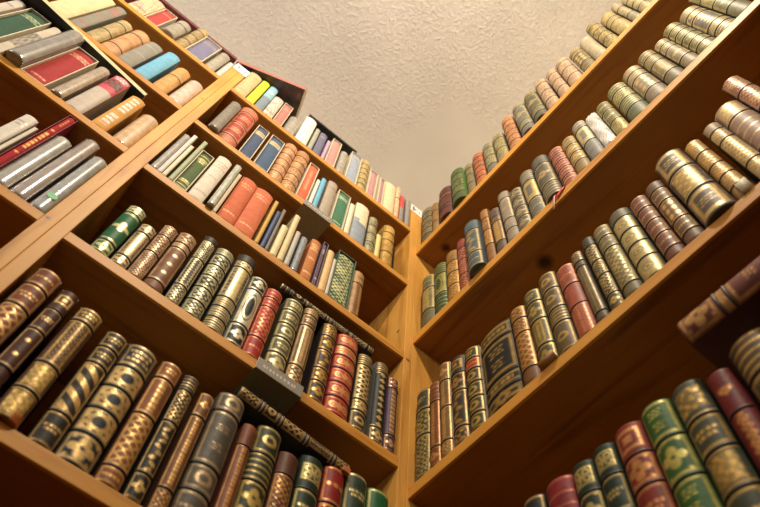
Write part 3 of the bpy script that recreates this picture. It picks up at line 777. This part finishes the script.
CEIL_Z = Z0+2.75
def structure(name, x0, x1, y0, y1, z0, z1, m):
    o = box(name, x0, x1, y0, y1, z0, z1, m); o['kind'] = 'structure'; return o
plaster = plain('d8cfbe', .8, 0, 40, .06)
structure('ceiling', -2.6, .30, -2.6, .30, CEIL_Z, CEIL_Z+.04, ceiling_mat())
structure('floor', -2.6, .30, -2.6, .30, -.04, 0, wood('floor_boards', 0, '3a2818', '24170c'))
structure('wall_left', -2.6, .30, .262, .30, 0, CEIL_Z, plaster)
structure('wall_right', .262, .30, -2.6, .262, 0, CEIL_Z, plaster)

# ------------------------------------------------------------------ bookcases
def bookcase(label, loc):
    return thing('bookcase', label, 'bookcase', loc, group='built-in honey wood bookcases')
def shelf(root, x0, x1, y0, y1, zb, th, m):
    lx, ly, lz = root.location
    a, b, c, d, e, f = x0-lx, x1-lx, y0-ly, y1-ly, Z0+zb, Z0+zb+th-.0005
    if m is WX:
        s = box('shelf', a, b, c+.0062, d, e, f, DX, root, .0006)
        box('lit_edge', a, b, c, c+.006, e, f, WX, s, .0012)  # front of the same board, lighter wood paints it as lit
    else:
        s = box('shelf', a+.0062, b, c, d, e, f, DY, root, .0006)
        box('lit_edge', a, a+.006, c, d, e, f, WY, s, .0012)  # lit front painted by the lighter wood, as on the left cases
    return s
def upright(root, x0, x1, y0, y1, ztop, m=None):
    lx, ly, lz = root.location
    return box('upright', x0-lx, x1-lx, y0-ly, y1-ly, 0, Z0+ztop, m or WZ, root, .0014)
def back(root, x0, x1, y0, y1, ztop):
    lx, ly, lz = root.location
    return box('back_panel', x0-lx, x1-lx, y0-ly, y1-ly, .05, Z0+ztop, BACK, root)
# materials read object coordinates, so the cases keep their origin at the room corner
XL, XR = -.6868, -.0234
lc = bookcase('honey wood bookcase in the middle, between the paired uprights and the corner post', (0, 0, 0))
upright(lc, XL-.0222, XL, 0, DEPTH, 2.20); upright(lc, XR, -.0032, 0, DEPTH, 2.17)
for zb, th in ((-.46, .024), (-.11, .024), (.24, .024), (.588, .024), (.959, .025), (1.297, .026), (1.635, .026), (1.982, .026)):
    shelf(lc, XL, XR, 0, DEPTH-.006, zb, th, WX)
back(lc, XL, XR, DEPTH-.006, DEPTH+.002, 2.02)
fc = bookcase('honey wood bookcase at the far left, cut by the photo edge, holding wrapped books', (0, 0, 0))
upright(fc, -.7312, XL-.0225, 0, DEPTH, 2.20); upright(fc, -1.53, -1.508, 0, DEPTH, 2.20)
for zb, th in ((-.46, .024), (-.11, .024), (.24, .024), (.60, .024), (.960, .024), (1.301, .025), (1.641, .026), (1.991, .027)):
    shelf(fc, -1.508, -.7312, 0, DEPTH-.006, zb, th, WX)
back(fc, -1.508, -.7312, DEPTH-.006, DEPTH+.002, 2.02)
rc = bookcase('honey wood bookcase on the right, with rows of old gilt leather books', (0, 0, 0))
upright(rc, -.003, DEPTH, .0, .02, 2.17); upright(rc, 0, DEPTH, -1.30, -1.278, 2.17)
for zb, th in ((-.46, .028), (0.0, .028), (.444, .028), (.900, .026), (1.377, .031), (1.851, .034)):
    shelf(rc, 0, DEPTH-.006, -1.278, -.0003, zb, th, WY)
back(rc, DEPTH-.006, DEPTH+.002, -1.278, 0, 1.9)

# ------------------------------------------------------------------ rows of books
PLACE = dict(LA="left bookcase's bottom row", LB="left bookcase's fourth row", LC="left bookcase's third row", LC2="left bookcase's second row", LD="left bookcase's top row",
             FA="far-left case, bottom row", FB="far-left case, third row", FC="far-left case, second row", FD="far-left case, top row",
             RA="right bookcase's bottom row", RB="right bookcase's third row", RC="right bookcase's second row", RD="right bookcase's top row")
SIDE = {('RD', 4): '4f7a34', ('RB', 1): '9a9a88', ('RB', 3): 'c8bca8', ('RB', 19): '2f4026', ('RB', 4): '8a8a88', ('LB', 8): 'b8bcc0', ('RB', 6): '3c4044', ('RB', 5): 'b8a888', ('LC', 22): '3f5a48', ('LC', 19): '5a4656', ('FA', 3): '8c2430', ('LB', 16): '6a4a66', ('LB', 15): '6a6a66'}
seed = 1.0
for rk, (zb, items) in ROWS.items():
    for i, (a, c, h, kind, base, gold, spec, desc, out) in enumerate(items):
        seed += 1.37
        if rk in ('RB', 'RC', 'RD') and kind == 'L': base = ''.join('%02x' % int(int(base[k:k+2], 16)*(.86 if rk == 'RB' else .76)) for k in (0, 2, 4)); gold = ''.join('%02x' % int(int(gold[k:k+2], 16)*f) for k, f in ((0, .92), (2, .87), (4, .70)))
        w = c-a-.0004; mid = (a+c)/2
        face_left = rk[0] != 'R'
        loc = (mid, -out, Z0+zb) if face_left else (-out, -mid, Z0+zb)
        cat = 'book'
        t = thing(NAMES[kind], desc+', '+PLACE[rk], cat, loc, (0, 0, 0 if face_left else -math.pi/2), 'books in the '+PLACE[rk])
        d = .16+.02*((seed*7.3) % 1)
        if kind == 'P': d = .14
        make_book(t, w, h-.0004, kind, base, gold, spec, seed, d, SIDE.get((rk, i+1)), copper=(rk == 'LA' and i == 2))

# ------------------------------------------------------------------ books lying on the rows
def lying(name, label, loc, rot, w, h, base, gold, spec, sd, depth=.16, kind='L', side=None):
    """a book on its side, spine towards the room: its spine axis lies along the shelf"""
    t = thing(name, label, 'book', loc, rot)
    k = len(COL.objects)
    p = bpy.data.objects.new('tmp', None)
    make_book(t, w, h, kind, base, gold, spec, sd, depth, side)
    M = Matrix.Rotation(math.radians(90), 4, 'Y')          # z (spine) -> x, x -> -z
    M = Matrix.Translation((0, 0, w/2)) @ M
    for ch in t.children:
        M2 = M @ Matrix.Translation(ch.location)
        ch.data.transform(M2); ch.location = (0, 0, 0)
    bpy.data.objects.remove(p)
    return t
lying('leather_book', "black gilt volume lying along the tops of left bookcase's fourth row", (-.338, .002, Z0+1.2398), (0, 0, 0), .0205, .238, '1d1a16', 'dcc48c', 'ln:8,la:16,ln:6,dm:16,ln:7,dm:16,ln:6,wr:14,ln:11', 3.1)
ll = lying('leather_book', "black and gold volume lying tilted along the tops of left bookcase's lowest row", (-.340, -.002, Z0+.8825), (0, math.radians(4.4), 0), .027, .219, '241c14', 'd8b070', 'dm:14,ln:3,vl:22,ln:3,la:20,ln:3,wr:14,ln:3,dm:18', 4.7)
box('tail_cap', .205, .2195, -.0015, .012, .0005, .0125, plain('b5642c', .5), ll, .001)
lying('leather_book', "thick brown gilt volume lying across the right bookcase's bottom row", (-.020, -.533, Z0+.738), (0, 0, -math.pi/2), .046, .25, '6a3424', 'b88c50', 'no:7,fb:19,ln:6,tf:40,ln:6,fl:22', 5.9)

def flat(name, label, corner, rotz, L, D, th, top, pages, under=None, spine_front=True):
    t = thing(name, label, 'book', corner, (0, 0, rotz))
    c = .0022
    box('cover_board', 0, L, 0, D, th-c, th, top, t, .0005)
    box('cover_board', 0, L, 0, D, 0, c, under or top, t, .0005)
    f = .0025 if spine_front else 0
    box('page_block', .001, L-.001, f, D-.004, c, th-c, pages, t)
    if spine_front: box('spine', 0, L, 0, f-.0001, c, th-c, top, t)
    else: box('spine', 0, L, D-.0038, D, c, th-c, top, t)
    return t
PZ = pages_mat('e0cfa6', 2)
fo = flat('flat_book', "tall cream-edged folio lying flat on far-left case's third row", (-1.145, -.0315, Z0+1.6005), math.radians(6.8), .343, .19, .0185, plain('d2b67c', .6, 0, 60), plain('dcc48c', .6, 0, 60), plain('1c1814', .45), False)
# dust-jacketed folio lying askew on the top row; its underside carries a dark picture
def dark_picture():
    m, nt, b = newmat('dark_jacket_picture')
    tc = N(nt, 'ShaderNodeTexCoord'); n = N(nt, 'ShaderNodeTexNoise', i_Scale=24.0, i_Detail=4.0); nt.links.new(tc.outputs['Object'], n.inputs['Vector'])
    r = ramp(nt, n.outputs['Fac'], [(.4, hexc('1c1a1a')), (.58, hexc('4a2c28')), (.72, hexc('7a6a5e'))])
    nt.links.new(r.outputs[0], b.inputs['Base Color']); b.inputs['Roughness'].default_value = .3
    return m
jf = flat('flat_book', "pink-red edged folio lying askew, corner jutting over the yellow and blue books", (-.741, .014, Z0+2.2735), math.atan2(-.071, .226), .237, .17, .026, plain('b0685c', .5), PZ, dark_picture())
box('jacket_border', .2305, .237, .0, .17, -.0004, .024, plain('dccba4', .6, 0, 60), jf)
flat('flat_book', "black flat book lying on top, right of the jutting pink-red folio", (-.461, -.002, Z0+2.2665), 0, .196, .17, .013, BLACK, plain('2a2622', .6), BLACK)
flat('flat_book', "maroon flat folio lying on the far-left case's top row, under the ceiling", (-1.12, .014, Z0+2.2875), 0, .372, .17, .022, plain('6a2c28', .5), plain('7c4038', .6), plain('6a2c28', .5))

# ------------------------------------------------------------------ small things
def clip(label, x0, x1, zs, th, y_out, y_in, dkh):
    t = thing('shelf_clip', label, 'shelf clip', ((x0+x1)/2, 0, Z0+zs), group='dark clips gripping the left bookcase shelves')
    h = (x1-x0)/2
    dk = plain(dkh, .4, .1); gr = plain('8f887c', .4, .1)
    box('bottom_plate', -h, h, -y_out, y_in, -.0022, -.0004, dk, t, .0004)
    box('top_lip', -h, h, -y_out, -.0045, th+.0006, th+.0022, plain('a39a8a', .4, .2), t, .0004)
    box('front_plate', -h, h, -y_out, -y_out+.0016, -.0004, th+.0006, gr, t, .0003)
    # worn pale lettering on the front strip
    bm = bmesh.new(); random.seed(int(x0*1000)); x = -h*.75
    while x < h*.7:
        w = random.uniform(.002, .005)
        add_box(bm, x, x+w, -y_out-.0002, -y_out+.0001, th*.35, th*.62); x += w+random.uniform(.0012, .004)
    bm_link('lettering', bm, plain('c9c2b4', .5), t)
clip('dark clip gripping the shelf below the olive and nested-rectangle books', -.331, -.238, .959, .025, .0065, .062, '8a8060')
clip('dark clip gripping the shelf below the white, light blue and grey-beige books', -.365, -.280, 1.635, .026, .006, .085, '9a8058')

be = thing('bookend', 'thin black metal bookend holding the golden tan book near the corner', 'bookend', (-.0725, 0, Z0+1.661))
box('upright_plate', -.0012, .0006, .002, .12, 0, .135, BLACK, be, .0003)
box('base_plate', .0006, .036, .0015, .12, .0003, .0018, BLACK, be, .0003)

def sticker(label, x0, x1, zb, zt, y, marks):
    t = thing('shelf_sticker', label, 'sticker', ((x0+x1)/2, y, Z0+zb), group='white paper stickers on the uprights')
    h = (x1-x0)/2; H = zt-zb
    box('paper', -h, h, -.0006, 0, 0, H, plain('efeae0', .6, 0, 60, .05), t)
    bm = bmesh.new()
    for kind, cx, cz, s in marks:
        if kind == '1':
            add_box(bm, cx-s*.12, cx+s*.12, -.0010, -.0005, cz-s*.5, cz+s*.5)
            add_box(bm, cx-s*.30, cx-s*.10, -.0010, -.0005, cz+s*.28, cz+s*.45)
        elif kind == 'I': add_box(bm, cx-s*.12, cx+s*.12, -.0010, -.0005, cz-s*.5, cz+s*.5)
        elif kind == 'C':
            vs = []
            for i in range(11):
                a = math.radians(45+i*27)
                vs.append([bm.verts.new((cx+r*s*math.cos(a), -.0010, cz+r*s*math.sin(a))) for r in (.5, .3)])
            for p, q in zip(vs, vs[1:]): bm.faces.new((p[0], p[1], q[1], q[0]))
    bm_link('lettering', bm, plain('5c606c', .6), t)
sticker('white sticker with two short marks atop the paired uprights at left', -.731, -.684, 2.158, 2.222, -.0006, [('I', -.0118, .036, .022), ('I', .011, .030, .018)])
sticker('white lettered sticker at the top of the corner post', -.0255, .0175, 2.152, 2.205, -.0006, [('I', -.0125, .027, .034), ('C', .002, .027, .02), ('I', .0125, .024, .016)])

# green round sticker on the grey wrapped book of the far-left case
bm = bmesh.new(); bmesh.ops.create_circle(bm, cap_ends=True, radius=.0085, segments=28, matrix=Matrix.Translation((0, 0, 0)) @ Matrix.Rotation(math.radians(90), 4, 'X'))
gs = bm_link('round_sticker', bm, plain('3fae5a', .5)); gs.location = (-.7465, -.0006, Z0+1.035)
gb = [o for o in COL.objects if o.get('label', '').startswith('grey wrapped book with a green round sticker')][0]
gs.parent = gb; gs.location = (-.7465-gb.location.x, -.0006, 1.035-.984)

# ribbon hanging over the edge of the right bookcase's second shelf
def strip(name, pts, wdir, w, m, parent):
    wd = Vector(wdir).normalized()*w/2; vs = []; fs = []
    for p in pts: vs += [Vector(p)-wd, Vector(p)+wd]
    for i in range(len(pts)-1): fs.append((2*i, 2*i+1, 2*i+3, 2*i+2))
    o = link(name, vs, fs, m, parent, True)
    s = o.modifiers.new('thick', 'SOLIDIFY'); s.thickness = .0007; s.offset = 0
    return o
rb = thing('ribbon_bookmark', 'red ribbon with pink tail hanging over the right bookcase shelf edge', 'ribbon', (0, -.468, Z0+1.408))
strip('ribbon', [(.004, -.012, .0008), (-.0022, -.010, .0006), (-.0036, -.004, -.006), (-.004, .006, -.013), (-.0036, .012, -.019)], (0, 1, .55), .0105, plain('d8220e', .45), rb)
strip('tail', [(.004, .010, .0010), (-.003, .012, .0010), (-.0042, .016, -.010), (-.0045, .021, -.030), (-.0045, .026, -.056)], (0, 1, .2), .0052, plain('d89484', .55), rb)

pt = thing('paper_slip', 'tan paper slip curling out beneath the olive green gilt-panel book', 'paper slip', (0, -.335, Z0+.926))
strip('slip', [(.02, 0, .0006), (-.002, 0, .0008), (-.007, 0, .003), (-.011, 0, .008)], (0, 1, 0), .034, plain('9a6a34', .6), pt)

cp = thing('paper_curl', 'curled pale paper scrap at the foot of the golden tan ribbed book', 'paper scrap', (0, -.705, Z0+.926))
strip('curl', [(-.0005, 0, .034), (-.006, 0, .026), (-.008, 0, .016), (-.0055, 0, .006), (-.0005, 0, .0008)], (0, 1, 0), .016, plain('d8c8a8', .6), cp)

# ------------------------------------------------------------------ light, world, camera
def area(name, loc, target, power, size, col):
    l = bpy.data.lights.new(name, 'AREA'); l.shape = 'DISK'; l.size = size; l.energy = power; l.color = col
    o = bpy.data.objects.new(name, l); COL.objects.link(o); o.location = loc
    o.rotation_euler = (Vector(target)-Vector(loc)).to_track_quat('-Z', 'Y').to_euler()
    return o
area('ceiling_lamp', (-.74, -1.18, Z0+2.62), (-.25, -.1, Z0+1.0), 38, .13, (1, .86, .66))
area('ceiling_fill', (-2.2, -1.0, Z0+1.65), (-.30, -.30, Z0+2.75), 25, .5, (1, .96, .93))  # added fill to brighten the ceiling, no fixture modelled
area('low_fill', (-1.5, -1.55, Z0+.25), (-.1, -.15, Z0+.9), 3.4, .6, (1, .74, .46))  # added warm fill for the lower rows, not a real lamp
w = bpy.data.worlds.new('room_light'); scn.world = w; w.use_nodes = True
bg = w.node_tree.nodes['Background']; bg.inputs[0].default_value = (1, .86, .70, 1); bg.inputs[1].default_value = .06

cam = bpy.data.cameras.new('camera'); co = bpy.data.objects.new('camera', cam); COL.objects.link(co)
yaw, el, roll = 0.56171011, 1.12553778, 0.1381224
fw = Vector((math.cos(el)*math.sin(yaw), math.cos(el)*math.cos(yaw), math.sin(el)))
rt = Vector((math.cos(yaw), -math.sin(yaw), 0)); up = rt.cross(fw)
c_, s_ = math.cos(roll), math.sin(roll)
r2 = c_*rt+s_*up; u2 = -s_*rt+c_*up
co.matrix_world = Matrix(((r2.x, u2.x, -fw.x, -.54988), (r2.y, u2.y, -fw.y, -.68262), (r2.z, u2.z, -fw.z, Z0), (0, 0, 0, 1)))
cam.sensor_fit = 'HORIZONTAL'; cam.sensor_width = 36; cam.lens = 714.3/760*36
cam.clip_start = .02
cam.dof.use_dof = True; cam.dof.focus_distance = 1.48; cam.dof.aperture_fstop = 5.6
scn.camera = co
scn.view_settings.view_transform = 'Standard'
scn.view_settings.look = 'None'
scn.view_settings.exposure = 0.0
